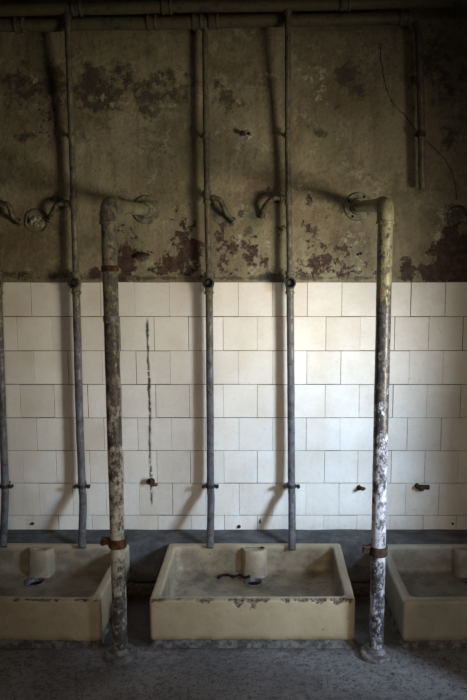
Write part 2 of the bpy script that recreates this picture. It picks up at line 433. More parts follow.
def build_plaster():
    st = 0.0085
    nx, nz = int((X1 - X0) / st), int((ZTOP - Z_TILE) / st)
    bm = bmesh.new()
    lay = {k: bm.verts.layers.float.new(k) for k in ('peel', 'grime', 'brown', 'chip', 'green')}
    lists = dict(peel=PEEL, grime=GRIME, brown=BROWN, chip=CHIP, green=GREEN)
    crack = [at(*p) for p in [(380, 44), (381, 60), (386, 88), (395, 106), (405, 116), (414, 128), (425, 141), (436, 150), (447, 163), (454, 180), (457, 200)]]
    grid = []
    for j in range(nz + 1):
        row = []
        for i in range(nx + 1):
            x, z = X0 + (X1 - X0) * i / nx, Z_TILE + (ZTOP - Z_TILE) * j / nz
            y = -0.004 + 0.010 * mnoise.noise(Vector((x * 1.3, z * 1.3, 0))) * min(1, (z - Z_TILE) * 6) + 0.0018 * mnoise.noise(Vector((x * 12, z * 12, 3)))
            v = bm.verts.new((x, y, z))
            for k, l in lists.items(): v[lay[k]] = field(l, x, z)
            row.append(v)
        grid.append(row)
    for j in range(nz):
        for i in range(nx):
            bm.faces.new((grid[j][i], grid[j][i + 1], grid[j + 1][i + 1], grid[j + 1][i]))
    # thickness
    back = [bm.verts.new((x, 0.15, z)) for x, z in ((X0, Z_TILE), (X1, Z_TILE), (X1, ZTOP), (X0, ZTOP))]
    bm.faces.new(back)
    bm.faces.new([grid[0][i] for i in range(nx + 1)] + [back[1], back[0]])
    bm.faces.new([grid[nz][i] for i in range(nx + 1)][::-1] + [back[3], back[2]])
    bm.faces.new([grid[j][0] for j in range(nz + 1)] + [back[3], back[0]])
    bm.faces.new([grid[j][nx] for j in range(nz + 1)] + [back[2], back[1]])
    o = obj('wall_back', bm, M_PLASTER)
    # the crack that wanders down the plaster: a thin sunken-looking dark seam
    bm = bmesh.new()
    pts = path([Vector((p.x, -0.0045, p.z)) for p in crack], 0.006)
    pts = [p + Vector((0.004 * mnoise.noise(p * 60), 0.010 * mnoise.noise(Vector((p.x * 1.3, p.z * 1.3, 0))) - 0.0005, 0.003 * mnoise.noise(p * 50 + Vector((5, 5, 5))))) for p in pts]
    tube(bm, pts, [0.0017 * (0.75 + 0.5 * mnoise.noise(p * 40)) for p in pts], 6)
    obj('crack', bm, M_HOLE, o)
    return o
wall = tag(build_plaster(), kind='structure')

def build_tiles():
    P, H = 0.1495, 0.1495
    bm = bmesh.new()
    tint = bm.verts.layers.float.new('tint')
    row = 0
    z = Z_TILE
    rnd = random.Random(3)
    while z > 0.02:
        h = min(H, z - 0.02)
        ph = -0.116 if row % 2 == 0 else -0.034
        i0 = math.floor((X0 - ph) / P)
        x = ph + i0 * P
        while x < X1:
            wide = P
            g = [rnd.choice((0.0002, 0.0004, 0.0008, 0.0015)) for _ in range(2)]
            gz = [rnd.choice((0.0008, 0.0012, 0.0018)) for _ in range(2)]
            a = max(0.0, min(1.0, rnd.gauss(0.55, 0.28)))
            t = bmesh.new()
            bmesh.ops.create_cube(t, size=1.0)
            for v in t.verts:
                v.co = Vector((x + wide / 2 + v.co.x * wide, -TILE_T / 2 + v.co.y * TILE_T, z - h / 2 + v.co.z * h))
                v.co.x += g[0] if v.co.x < x + wide / 2 else -g[1]
                v.co.z += gz[0] if v.co.z < z - h / 2 else -gz[1]
            bmesh.ops.bevel(t, geom=[e for e in t.edges if all(v.co.y < -TILE_T * .9 for v in e.verts)], offset=0.0009, segments=1, affect='EDGES')
            tx, tz = rnd.gauss(0, 0.0035), rnd.gauss(0, 0.0035)
            dy = rnd.gauss(0, 0.0003)
            for v in t.verts:
                if v.co.y < -TILE_T * .5: v.co.y += (v.co.x - x - wide / 2) * tx + (v.co.z - z + h / 2) * tz + dy
            base = len(bm.verts)
            me = bpy.data.meshes.new('t'); t.to_mesh(me); t.free(); bm.from_mesh(me); bpy.data.meshes.remove(me)
            bm.verts.ensure_lookup_table()
            for k in range(base, len(bm.verts)): bm.verts[k][tint] = a
            x += P
        z -= H; row += 1
    o = obj('tiling', bm, M_TILE, wall, smooth=False)
    bm = bmesh.new(); box(bm, (X0, -0.0036, 0.0), (X1, 0.15, Z_TILE))
    obj('grout', bm, M_GROUT, wall, smooth=False)
build_tiles()

def build_ledge():
    bm = bmesh.new()
    nx, D = 240, 0.150
    prof = [(-0.004, 0.0), (0.0, Z_LEDGE - 0.012), (0.004, Z_LEDGE - 0.004), (0.014, Z_LEDGE), (0.06, Z_LEDGE), (0.105, Z_LEDGE + 0.001), (D, Z_LEDGE + 0.002)]
    rows = []
    for i in range(nx + 1):
        x = X0 + (X1 - X0) * i / nx
        rows.append([bm.verts.new((x, -D + d + (0.004 * mnoise.noise(Vector((x * 9, d * 30, 1)))if z > 0 and d < .1 else 0), z + (0.003 * mnoise.noise(Vector((x * 7, d * 20, 5))) if z > 0.1 else 0))) for d, z in prof])
    for a, b in zip(rows, rows[1:]):
        for k in range(len(prof) - 1): bm.faces.new((a[k], b[k], b[k + 1], a[k + 1]))
    return tag(obj('trim_1', bm, M_LEDGE), kind='structure')
build_ledge()

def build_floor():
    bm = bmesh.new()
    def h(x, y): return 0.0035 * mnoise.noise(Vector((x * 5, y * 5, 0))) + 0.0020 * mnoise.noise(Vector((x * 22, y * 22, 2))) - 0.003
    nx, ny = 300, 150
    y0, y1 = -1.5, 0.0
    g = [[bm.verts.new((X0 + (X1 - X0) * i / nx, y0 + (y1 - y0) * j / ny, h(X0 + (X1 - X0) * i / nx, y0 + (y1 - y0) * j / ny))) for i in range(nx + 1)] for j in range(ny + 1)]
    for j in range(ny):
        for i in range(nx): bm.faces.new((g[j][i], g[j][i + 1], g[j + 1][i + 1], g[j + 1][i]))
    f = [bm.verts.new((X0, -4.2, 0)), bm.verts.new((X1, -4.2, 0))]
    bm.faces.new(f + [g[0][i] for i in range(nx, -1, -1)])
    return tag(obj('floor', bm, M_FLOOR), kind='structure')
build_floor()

# added unseen wall end just right of view, shades right end of tiled wall
bm = bmesh.new(); box(bm, (1.32, -0.95, -0.01), (2.0, -0.80, 2.95), .01)
tag(obj('shade_wall_right', bm, M_PLASTER, smooth=False), kind='structure')
# added unseen low block in front of it, shades the right basin
bm = bmesh.new(); box(bm, (0.93, -1.15, -0.01), (2.0, -0.955, 0.68), .01)
tag(obj('shade_block_low', bm, M_LEDGE, smooth=False), kind='structure')

# grit and crumbs strewn over the floor
bm = bmesh.new()
rg = random.Random(11)
for k in range(900):
    x, y = rg.uniform(-1.1, 1.1), -0.67 - abs(rg.gauss(0, 0.22))
    if y < -1.3: continue
    r = rg.choice((0.0012, 0.0016, 0.002, 0.003)) * rg.uniform(.7, 1.3)
    lump(bm, (x, y, r * .4), r, (1, 1, .6), k, .5, 1)
tag(obj('grit', bm, mat_simple('grit_mix', (0.05, 0.047, 0.045), (0.34, 0.32, 0.29), 9, 0.9, 0.0), angle=180),
    'loose grit and crumbs strewn over the grey concrete floor', 'grit', kind='stuff')
for px, py, r, lab in [(331, 671, .007, 'pale plaster flake on the floor, below the right half of the middle basin'),
                       (264, 652, .005, 'tiny pale plaster flake on the floor close to the middle basin front'),
                       (228, 662, .005, 'small pale plaster flake on the floor, below the left half of the middle basin')]:
    d = ray(px, py); p = CAM + d * (-CAM.z / d.z)
    bm = bmesh.new(); lump(bm, (p.x, p.y, r * .35), r, (1.2, .9, .4), px, .6, 2)
    tag(obj('plaster_flake', bm, M_CHALK), lab, 'flake', 'plaster flakes on the floor')

# ------------------------------------------------------------------ basins
SW, SD, SZ0, SZ1 = 0.737, 0.507, 0.019, 0.173
Y_BACK = -0.152
def rrect(cx, cy, hw, hd, r, npx=100, npy=60, nc=8):
    """rounded rectangle, counter-clockwise, same vertex count for any size"""
    out = []
    def line(a, b, n):
        for k in range(n): out.append((a[0] + (b[0] - a[0]) * k / n, a[1] + (b[1] - a[1]) * k / n))
    def arc(c, a0, n):
        for k in range(n): 
            a = a0 + math.pi / 2 * k / n
            out.append((c[0] + r * math.cos(a), c[1] + r * math.sin(a)))
    line((cx - hw + r, cy - hd), (cx + hw - r, cy - hd), npx); arc((cx + hw - r, cy - hd + r), -math.pi / 2, nc)
    line((cx + hw, cy - hd + r), (cx + hw, cy + hd - r), npy); arc((cx + hw - r, cy + hd - r), 0, nc)
    line((cx + hw - r, cy + hd), (cx - hw + r, cy + hd), npx); arc((cx - hw + r, cy + hd - r), math.pi / 2, nc)
    line((cx - hw, cy + hd - r), (cx - hw, cy - hd + r), npy); arc((cx - hw + r, cy - hd + r), math.pi, nc)
    return out

def build_sink(xc, mat, label, chips, edge_amp, yaw=0.0, debris=False, soft=0.006):
    yc = Y_BACK - SD / 2
    root = thing('foot_basin', (xc, yc, 0), label, 'basin', 'row of fireclay foot basins on the floor')
    hw, hd, t = SW / 2, SD / 2, 0.034
    dr = (0.0, hd - 0.125)                    # drain, local
    zi = 0.062
    spec = []                                  # (z, hw, hd, r, inside, circle blend)
    spec += [(SZ0, hw - .008, hd - .008, .012, 0, 0), (SZ0 + .002, hw - .003, hd - .003, .012, 0, 0), (SZ0 + .007, hw, hd, .013, 0, 0)]
    for k in range(1, 8): spec.append((SZ0 + .007 + (SZ1 - SZ0 - .047) * k / 8, hw, hd, .013, 0, 0))
    for k in range(0, 9): spec.append((SZ1 - .040 + (.040 - soft) * k / 8, hw, hd, .013, 0, 0))
    spec += [(SZ1 - soft * .35, hw - soft * .3, hd - soft * .3, .013, 0, 0), (SZ1, hw - soft, hd - soft, .013, 0, 0)]
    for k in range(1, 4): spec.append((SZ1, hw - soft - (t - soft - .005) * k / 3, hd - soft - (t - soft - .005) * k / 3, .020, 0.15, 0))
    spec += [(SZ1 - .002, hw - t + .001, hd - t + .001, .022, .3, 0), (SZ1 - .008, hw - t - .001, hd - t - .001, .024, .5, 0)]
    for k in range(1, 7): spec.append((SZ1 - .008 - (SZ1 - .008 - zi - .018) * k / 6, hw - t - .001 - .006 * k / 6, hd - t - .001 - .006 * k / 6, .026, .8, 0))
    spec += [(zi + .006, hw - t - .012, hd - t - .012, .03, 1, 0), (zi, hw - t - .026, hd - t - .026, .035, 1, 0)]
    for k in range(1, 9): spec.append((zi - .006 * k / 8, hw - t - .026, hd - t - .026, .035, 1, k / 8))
    bm = bmesh.new()
    la, lc = bm.verts.layers.float.new('inside'), bm.verts.layers.float.new('chip')
    rings = []
    R0 = 0.036
    for z, a, b, r, ins, bl in spec:
        ring = []
        for (x, y) in rrect(0, 0, a, b, r):
            if bl:
                d = Vector((x - dr[0], y - dr[1])); c = d.normalized() * R0
                x, y = dr[0] + d.x * (1 - bl) + c.x * bl, dr[1] + d.y * (1 - bl) + c.y * bl
            chip = 0.0
            zz = z
            X = x + xc
            if y < -hd + .05 and z > SZ1 - .075:
                n1 = mnoise.noise(Vector((X * 28, z * 18, 7))); n2 = mnoise.noise(Vector((X * 90, z * 60, 2)))
                want = edge_amp
                for cpx, cw, dn in chips:
                    q = (X - cpx) / cw
                    want = max(want, math.exp(-0.5 * q * q) * dn)
                depth = want * .072 * max(0, .62 + 1.0 * n1 + .55 * n2)          # how far down from the top edge it is broken
                below = SZ1 - z
                on_front = y < -hd + 0.014
                if on_front and depth > .0015:
                    chip = max(0, min(1.0, (depth - below) / .008 + 0.25))
                    k = max(0, 1 - below / max(depth, .001))
                    y += k * min(.008, depth * .35) * (1 + .8 * n2)
                    if below < .006: zz -= min(.007, depth * .30) * (1 + n2)
                    chip *= min(1, depth / .004)
            ring.append((x, y, zz, ins, chip))
        rings.append(ring)
    last = rings[-1]
    for dz, rr in ((.010, .034), (.030, .033), (.045, .030)):
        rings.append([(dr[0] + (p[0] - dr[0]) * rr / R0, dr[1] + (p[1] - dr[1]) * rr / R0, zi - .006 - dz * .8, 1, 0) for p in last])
    cy, sy = math.cos(yaw), math.sin(yaw)
    def W(x, y, z): return Vector((xc + x * cy - y * sy, yc + x * sy + y * cy, z))
    vr = []
    for ring in rings:
        vs_ = []
        for x, y, z, ins, chip in ring:
            w = 0.0012 * mnoise.noise(Vector(((x + xc) * 9, y * 9, z * 9)))
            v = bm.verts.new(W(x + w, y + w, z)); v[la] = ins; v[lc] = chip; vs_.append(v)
        vr.append(vs_)
    n = len(vr[0])
    for a, b in zip(vr, vr[1:]):
        for k in range(n): bm.faces.new((a[k], a[(k + 1) % n], b[(k + 1) % n], b[k]))
    bm.faces.new(vr[0][::-1]); bm.faces.new(vr[-1])
    obj('basin_body', bm, mat, root, angle=60)
    # overflow box moulded against the inside of the back wall, slotted at the top
    bm = bmesh.new()
    yb = hd - t - .002
    la, lc = bm.verts.layers.float.new('inside'), bm.verts.layers.float.new('chip')
    def oring(z, wb, wf, d, ins=0.45):
        pts = [(-wb, yb + .012), (-wb, yb), (-wb + .002, yb - d * .25), (-wf - .006, yb - d * .80), (-wf + .004, yb - d), (wf - .004, yb - d), (wf + .006, yb - d * .80), (wb - .002, yb - d * .25), (wb, yb), (wb, yb + .012)]
        r = []
        for x, y in pts:
            v = bm.verts.new(W(x + dr[0], y, z)); v[la] = ins; r.append(v)
        return r
    ors = [oring(zi - .004, .062, .044, .058, .8), oring(zi + .012, .058, .040, .050, .7), oring(SZ1 - .03, .055, .037, .044), oring(SZ1 - .009, .054, .036, .043), oring(SZ1 - .004, .051, .033, .040)]
    for a, b in zip(ors, ors[1:]):
        for k in range(10): bm.faces.new((a[k], a[(k + 1) % 10], b[(k + 1) % 10], b[k]))
    # slot: shrink the top ring, then sink it
    def inner(z, s, sy2):
        r = []
        ymid = yb - .018
        for v0 in ors[-1]:
            pass
        for k in range(10):
            a = 2 * math.pi * (k + .5) / 10
            x, y = -s * math.sin(a) , ymid + sy2 * math.cos(a)
            v = bm.verts.new(W(x + dr[0], y, z)); v[la] = .9; r.append(v)
        return r
    i1, i2, i3 = inner(SZ1 - .004, .030, .011), inner(SZ1 - .008, .028, .010), inner(SZ1 - .05, .024, .008)
    for a, b in ((ors[-1], i1), (i1, i2), (i2, i3)):
        for k in range(10): bm.faces.new((a[k], a[(k + 1) % 10], b[(k + 1) % 10], b[k]))
    bm.faces.new(i3)
    obj('overflow_box', bm, mat, root, angle=50)
    bm = bmesh.new()
    c = W(dr[0], dr[1], zi - .006)
    lathe(bm, [(-.012, .043), (.001, .044), (.004, .041), (.0045, .036), (.002, .031), (-.008, .029), (-.022, .028)], c, (0, 0, 1), 32)
    ring = obj('drain_ring', bm, M_FLANGE, root)
    bm = bmesh.new()
    lathe(bm, [(-.030, .0285), (-.012, .0285), (-.011, .020)], c, (0, 0, 1), 24)
    obj('drain_hole', bm, M_HOLE, ring)
    # crumbly mortar bed it stands on
    bm = bmesh.new()
    ra, rb = [], []
    for (x, y) in rrect(0, 0, hw + .003, hd + .005, .02):
        k = .006 * mnoise.noise(Vector(((x + xc) * 30, y * 30, 0)))
        f = -.004 if y < 0 else 0
        ra.append(bm.verts.new(W(x + (k if abs(x) > hw - .03 else 0), y + k + f, -.003))); rb.append(bm.verts.new(W(x * .965, y * .955, SZ0 + .0006)))
    for k in range(len(ra)): bm.faces.new((ra[k], ra[(k + 1) % len(ra)], rb[(k + 1) % len(ra)], rb[k]))
    bm.faces.new(ra[::-1]); bm.faces.new(rb)
    obj('mortar_bed', bm, M_BED, root)
    return root

XC = -0.045
def sx(px, py=600): return at(px, py, -0.659).x
build_sink(XC, M_CERAMIC, 'cream fireclay basin in the middle, with a chipped and broken front rim', 
           [(sx(152), .010, .28), (sx(160), .008, .22), (sx(178), .004, .12), (sx(203), .013, .42), (sx(238), .018, .36), (sx(252), .014, .50), (sx(266), .012, .25), (sx(287), .007, .42), (sx(301), .014, .30), (sx(316), .022, .30), (sx(334), .022, .34), (sx(348), .012, .30)], .05, 0)
build_sink(-0.955, M_CERAMIC, 'tan fireclay basin at the left, with a thin ragged worn front rim',
           [(sx(20), .02, .10), (sx(60), .03, .09), (sx(88), .02, .10)], .07, R(-1.2))
build_sink(0.857, M_CERAMIC_GREY, 'greyish fireclay basin at the right, with a smooth rounded unbroken rim', [], 0, R(1.0), soft=.010)

# drain pipes low down between neighbouring basins
for xa, xb, lab in ((-0.586, -0.413, 'dark iron drain pipe low down in the gap between the left and middle basins'),
                    (0.323, 0.489, 'dark iron drain pipe low down in the gap between the middle and right basins')):
    bm = bmesh.new()
    lathe(bm, [(.002, .026), (.022, .026), (.0225, .032), (.042, .032), (.0425, .026), (xb - xa - .002, .026)], (xa, -.30, .032), (1, 0, 0))
    tag(obj('drain_pipe', bm, M_RUST_DARK), lab, 'pipe', 'drain pipes between the basins')

# black bent wire lying in the middle basin
bm = bmesh.new()
def basin_floor(px, py, z):
    d = ray(px, py); return CAM + d * ((z - CAM.z) / d.z)
w = [basin_floor(px, py, .062 + h) for px, py, h in [(218, 578, .004), (222, 575.5, .006), (228, 575, .006), (234, 576.5, .004), (240, 575, .010), (243, 577, .006), (247, 577, .004), (250, 576, .006)]]
pp = path(w, .005)
tube(bm, pp, [.0055 * (1 + .7 * mnoise.noise(p * 60)) for p in pp], 8)
lump(bm, w[4] + Vector((0, 0, -.002)), .008, (1.4, .8, .6), 4, .6)
tag(obj('bent_wire', bm, M_HOLE), 'black bent strip of scrap lying by the drain of the middle basin', 'scrap')
bm = bmesh.new(); p = at(262, 548, -.20); lump(bm, (p.x, -.205, SZ1 + .002), .007, (1.3, .7, .6), 9, .6)
tag(obj('crumb', bm, M_HOLE), 'dark crumb on top of the overflow of the middle basin', 'crumb')

# ------------------------------------------------------------------ overhead pipes
def pipe_run(name, p0, p1, r, mat, parent, couplings, seg=24):
    d = (p1 - p0)
    n = 40
    pts = [p0 + d * (k / n) + Vector((0, 0, .003 * mnoise.noise(Vector((k * .3, 0, r * 100))))) for k in range(n + 1)]
    bm = bmesh.new(); tube(bm, pts, r, seg)
    o = obj('pipe_body', bm, mat, parent)
    for px in couplings:
        tt = (px - p0.x) / d.x
        c = p0 + d * tt
        bm = bmesh.new()
        lathe(bm, [(-.022, r * .98), (-.020, r * 1.22), (-.013, r * 1.27), (-.011, r * 1.10), (.011, r * 1.10), (.013, r * 1.27), (.020, r * 1.22), (.022, r * .98)], c, d)
        obj('coupling', bm, mat, parent)
YA, YB = -0.114, -0.056
a0, a1 = at(-150, 13, YA), at(620, -2, YA)
rt = thing('overhead_pipe', at(233, 7, YA), 'topmost and thickest olive pipe running along the top of the wall', 'pipe', 'horizontal pipes along the top of the wall')
pipe_run('pipe', a0, a1, .0235, M_TOPPIPE, rt, [at(167, 6, YA).x, at(77, 6, YA).x, at(345, 6, YA).x])
b0, b1 = at(-150, 28.5, YB), at(411, 18.0, YB)
rt = thing('overhead_pipe', at(233, 21, YB), 'lower olive horizontal pipe tight to the wall, just under the topmost pipe', 'pipe', 'horizontal pipes along the top of the wall')
pipe_run('pipe', b0, b1, .0255, M_TOPPIPE, rt, [at(152, 20, YB).x, at(197.5, 20, YB).x, at(213.6, 20, YB).x, at(404, 20, YB).x, at(20, 20, YB).x])

# ------------------------------------------------------------------ vertical water pipes
YP = -0.056
def water_pipe(label, pix, r_hi, r_lo, y_split, branch=None, outlet=283, clamp=486, top_out=False, collar_y=(135,), foot=True, hook=None):
    """pix: (px, py) down the wall. Bends out over the basin below the clamp, and out to the top pipe above if top_out."""
    def depth(py):
        y = YP
        if foot and clamp and py > clamp - 6: y = YP - (0.205 + YP) * min(1.0, (py - clamp + 6) / (547 - clamp + 6)) ** 1.15
        if top_out and py < 80: y = YP + (YA - YP) * (min(1.0, (80 - py) / 50.0)) ** 1.2
        return y
    ctrl = [at(px, py, depth(py)) for px, py in pix]
    root = thing('water_pipe', ctrl[-1], label, 'pipe', 'thin vertical water pipes on the wall')
    pts = path(ctrl, .015)
    zs = at(0, y_split, YP).z
    pts2, rad = [], []
    for p in pts: pts2.append(p); rad.append(r_hi if p.z > zs else r_lo)
    e = pts2[-1]; d = (pts2[-1] - pts2[-2]).normalized()
    pts2 += [e, e - d * .02]; rad += [r_lo * .7, r_lo * .7]
    bm = bmesh.new(); tube(bm, pts2, rad, 18, wob=.05)
    obj('pipe_body', bm, M_THIN, root)
    def on(py):
        for (xa, ya), (xb, yb) in zip(pix, pix[1:]):
            if ya <= py <= yb: return at(xa + (xb - xa) * (py - ya) / (yb - ya), py, depth(py))
        return at(pix[-1][0], py, YP)
    for cy_ in collar_y:
        bm = bmesh.new(); c = on(cy_)
        rr = r_hi if cy_ < y_split else r_lo
        lathe(bm, [(-.014, rr), (-.013, rr * 1.3), (-.008, rr * 1.35), (.008, rr * 1.35), (.013, rr * 1.3), (.014, rr)], c, (0, 0, 1), 20)
        obj('collar', bm, M_THIN, root)
        bm = bmesh.new()                                   # stay that ties the collar back to the wall
        box(bm, (c.x - .004, c.y, c.z - .005), (c.x + .004, -.001, c.z + .005), .001)
        obj('wall_stay', bm, M_RUST_DARK, root)
    if outlet:
        c = on(outlet)
        bm = bmesh.new()
        lathe(bm, [(-.048, r_lo), (-.047, r_lo * 1.22), (-.036, r_lo * 1.28), (-.034, r_lo * 1.05), (-.022, r_lo * 1.15), (0, r_lo * 1.45), (.022, r_lo * 1.15), (.034, r_lo * 1.05), (.036, r_lo * 1.28), (.047, r_lo * 1.22), (.048, r_lo)], c, (0, 0, 1), 22)
        tee = obj('tee_fitting', bm, M_THIN, root)
        bm = bmesh.new()
        lathe(bm, [(0, .018), (.022, .018), (.023, .0235), (.040, .0245), (.041, .023), (.041, .0180), (.012, .0175)], c, (0, -1, .03), 22)
        ol = obj('open_outlet', bm, M_IRON, root)
        bm = bmesh.new(); lathe(bm, [(.013, .0177), (.020, .0177), (.021, .004)], c, (0, -1, .03), 18)
        obj('outlet_hole', bm, M_HOLE, ol)
    if clamp:
        c = on(clamp)
        bm = bmesh.new()
        lathe(bm, [(-.006, r_lo * 1.0), (-.0065, r_lo * 1.3), (0, r_lo * 1.36), (.0065, r_lo * 1.3), (.006, r_lo * 1.0)], c, (0, 0, 1), 22)
        for s in (-1, 1):
            box(bm, (c.x + s * .012 if s > 0 else c.x - .036, c.y - .003, c.z - .006), (c.x + .036 if s > 0 else c.x - .012, c.y + .004, c.z + .006), .0015)
        box(bm, (c.x - .004, c.y + .012, c.z - .005), (c.x + .004, -.004, c.z + .005), .001)
        cl = obj('pipe_clamp', bm, M_IRON, root)
        for s in (-1, 1):
            bm = bmesh.new(); lathe(bm, [(-.010, .0055), (.008, .0055), (.0085, .0085), (.015, .0080)], (c.x + s * .029, c.y, c.z), (0, -1, 0), 8)
            obj('bolt', bm, M_RUST_DARK, cl)
    if branch:
        bc = on(branch[0])
        bm = bmesh.new()
        lathe(bm, [(-.028, r_hi), (-.027, r_hi * 1.35), (-.018, r_hi * 1.4), (-.014, r_hi * 1.25), (.014, r_hi * 1.25), (.018, r_hi * 1.4), (.027, r_hi * 1.35), (.028, r_hi)], bc, (0, 0, 1), 20)
        obj('tee_fitting', bm, M_THIN, root)
        q = [bc] + [at(px, py, Y) for px, py, Y in branch[1]]
        pts = fillet(q, .016, 6)
        bm = bmesh.new(); p3, r3 = open_end(pts, .0105, .012)
        tube(bm, p3, r3, 18)
        br = obj('side_branch', bm, M_BRANCH, root)
        dirv = (q[1] - q[0]).normalized()
        bm = bmesh.new(); lathe(bm, [(.020, .0105), (.021, .0148), (.033, .0148), (.034, .0105)], q[0], dirv, 18)
        obj('union_nut', bm, M_BRANCH, br)
        bm = bmesh.new()
        lathe(bm, [(-.010, .0105), (-.009, .0145), (.004, .015), (.005, .0105)], q[-1], (q[-1] - q[-2]), 18)
        obj('end_nut', bm, M_BRANCH, br)
    return root

water_pipe('thin vertical pipe at the far left, cut by the left edge of the photo', [(-12, 4), (-9, 40), (-6, 190), (-2, 285), (2, 400), (5, 484), (5, 500), (3, 547)], .0125, .0160, 286,
           branch=(203, [(9, 204, YP), (12, 217, YP + .01), (19, 222, -.012)]), top_out=True, collar_y=(136,))
water_pipe('thin vertical pipe just left of the left thick standpipe', [(67, 8), (68, 40), (72, 150), (76, 285), (79, 400), (82, 484), (83, 500), (82, 548)], .0125, .0165, 286,
           branch=(203, [(57, 204, YP), (51, 214, YP + .012), (50, 220, -.010)]), top_out=True, collar_y=(136, 18))
water_pipe('thin vertical pipe in the middle, above the left half of the middle basin', [(205, 24), (205.5, 80), (207, 195), (209, 285), (210, 400), (210.5, 484), (211, 500), (210, 548)], .0125, .0160, 286,
           branch=(197, [(220, 199, YP), (226, 213, YP + .005), (233, 221, -.014)]), collar_y=(136,))
water_pipe('thin vertical pipe above the right half of the middle basin', [(288, 4), (288, 40), (288, 150), (290, 285), (291, 400), (291.5, 484), (292, 500), (292, 550)], .0125, .0160, 286,
           branch=(198, [(272, 198, YP), (264, 207, YP + .012), (262, 216, -.010)]), top_out=True, collar_y=(135, 10))
# short pipe at the right that ends in mid-wall
root = thing('water_pipe', at(422, 190, YP), 'short vertical pipe at the upper right, sawn off halfway down the bare plaster', 'pipe', 'thin vertical water pipes on the wall')
pts = path([at(415, 22, YP), at(419, 40, YP), at(421, 110, YP), at(422.5, 190, YP)], .02)
p3, r3 = open_end(pts, .0155, .03)
bm = bmesh.new(); tube(bm, p3, r3, 20, wob=.05); obj('pipe_body', bm, M_THIN, root)
c = at(421, 134, YP); bm = bmesh.new(); lathe(bm, [(-.012, .0155), (-.011, .0195), (.011, .0195), (.012, .0155)], c, (0, 0, 1), 20)
box(bm, (c.x - .004, c.y, c.z - .005), (c.x + .004, -.001, c.z + .005), .001); obj('pipe_clamp', bm, M_RUST_DARK, root)

# ------------------------------------------------------------------ thick standpipes
YQ = -0.713
def standpipe(x, flange_px, mat, label, arm_mat, clamp_py, clamp_mat, bands, holes):
    wf = at(flange_px[0], flange_px[1], 0.0)
    zt = at(0, 205, YQ).z
    r = .0250
    root = thing('standpipe', (x, YQ, 0), label, 'pipe', 'thick standpipes in front of the basins')
    n = 60
    pts = [Vector((x + .0015 * mnoise.noise(Vector((0, 0, k * .2 + x))), YQ, .012 + (zt - .045 - .012) * k / n)) for k in range(n + 1)]
    bm = bmesh.new(); tube(bm, pts, r, 32, wob=.02); obj('upright', bm, mat, root)
    armdir = (Vector((wf.x, 0, wf.z)) - Vector((x, YQ, zt))).normalized()
    # elbow with sockets
    e0, e2 = Vector((x, YQ, zt - .062)), Vector((x, YQ, zt)) + armdir * .060
    q = fillet([e0, Vector((x, YQ, zt)), e2], .042, 12)
    rad = [r * 1.13] * len(q)
    q = [e0 - Vector((0, 0, .0)), e0 + Vector((0, 0, .001))] + q[1:]
    rad = [r * 1.0, r * 1.22] + rad[1:]
    q = [q[0], q[1], e0 + Vector((0, 0, .010)), e0 + Vector((0, 0, .012))] + q[2:]
    rad = [rad[0], rad[1], r * 1.22, r * 1.13] + rad[2:]
    q = q[:-1] + [e2 - armdir * .010, e2 - armdir * .008, e2, e2]; rad = rad[:-1] + [r * 1.13, r * 1.2, r * 1.2, r]
    bm = bmesh.new(); tube(bm, q, rad, 32); obj('elbow', bm, arm_mat, root)
    e3 = Vector((wf.x, -.006, wf.z))
    ap = [e2 - armdir * .02 + (e3 - e2 + armdir * .02) * (k / 24) for k in range(25)]
    bm = bmesh.new(); tube(bm, ap, r * .98, 28, wob=.02); obj('arm', bm, arm_mat, root)
    bm = bmesh.new()
    lathe(bm, [(-.010, .060), (.010, .060), (.013, .057), (.014, .040), (.016, .036), (.030, .033), (.032, .026)], (wf.x, 0, wf.z), (0, -1, 0), 40)
    fl = obj('wall_flange', bm, M_WALLFLANGE, root)
    for k in range(4 if holes else 0):
        a = math.pi / 4 + k * math.pi / 2 + holes
        c = (wf.x + .047 * math.cos(a), -.0125, wf.z + .047 * math.sin(a))
        bm = bmesh.new(); lathe(bm, [(0, .0062), (.0018, .0062), (.002, .004)], c, (0, -1, 0), 12)
        obj('bolt_hole', bm, M_HOLE, fl)
    bm = bmesh.new()
    lathe(bm, [(-.004, .057), (.008, .058), (.012, .056), (.015, .050), (.016, .038), (.022, .033), (.030, .029), (.031, .0255)], (x, YQ, 0), (0, 0, 1), 44)
    for v in bm.verts: v.co += Vector((.002, .002, .0006)) * mnoise.noise(v.co * 25)
    obj('floor_flange', bm, M_FLANGE, root)
    # big rusty pipe clamp low down, with a lug and bolt on the left
    c = at(0, clamp_py, YQ); c = Vector((x, YQ, c.z))
    bm = bmesh.new()
    lathe(bm, [(-.015, r), (-.016, r * 1.22), (-.010, r * 1.30), (0, r * 1.20), (.010, r * 1.30), (.016, r * 1.22), (.015, r)], c, (.03, 0, 1), 28)
    for v in bm.verts: v.co += (v.co - c) * .07 * mnoise.noise(v.co * 60)
    box(bm, (c.x - .056, c.y - .012, c.z - .006), (c.x - .022, c.y - .004, c.z + .018), .002)
    box(bm, (c.x - .054, c.y + .002, c.z - .008), (c.x - .022, c.y + .010, c.z + .016), .002)
    cl = obj('clamp', bm, clamp_mat, root)
    bm = bmesh.new(); lathe(bm, [(-.022, .006), (.014, .006), (.0145, .011), (.024, .010)], (c.x - .046, c.y, c.z + .005), (0, -1, 0), 6)
    obj('clamp_bolt', bm, M_RUST_DARK, cl)
    for py, hh, k, m in bands:
        z = at(0, py, YQ).z
        bm = bmesh.new(); lathe(bm, [(-hh, r), (-hh, r * k), (-hh * .6, r * (k + .04)), (hh * .6, r * (k + .04)), (hh, r * k), (hh, r)], (x, YQ, z), (0, 0, 1), 30)
        for v in bm.verts: v.co += Vector((1, 1, 0)) * .0008 * mnoise.noise(v.co * 70)
        obj('band', bm, m, root)
    return root
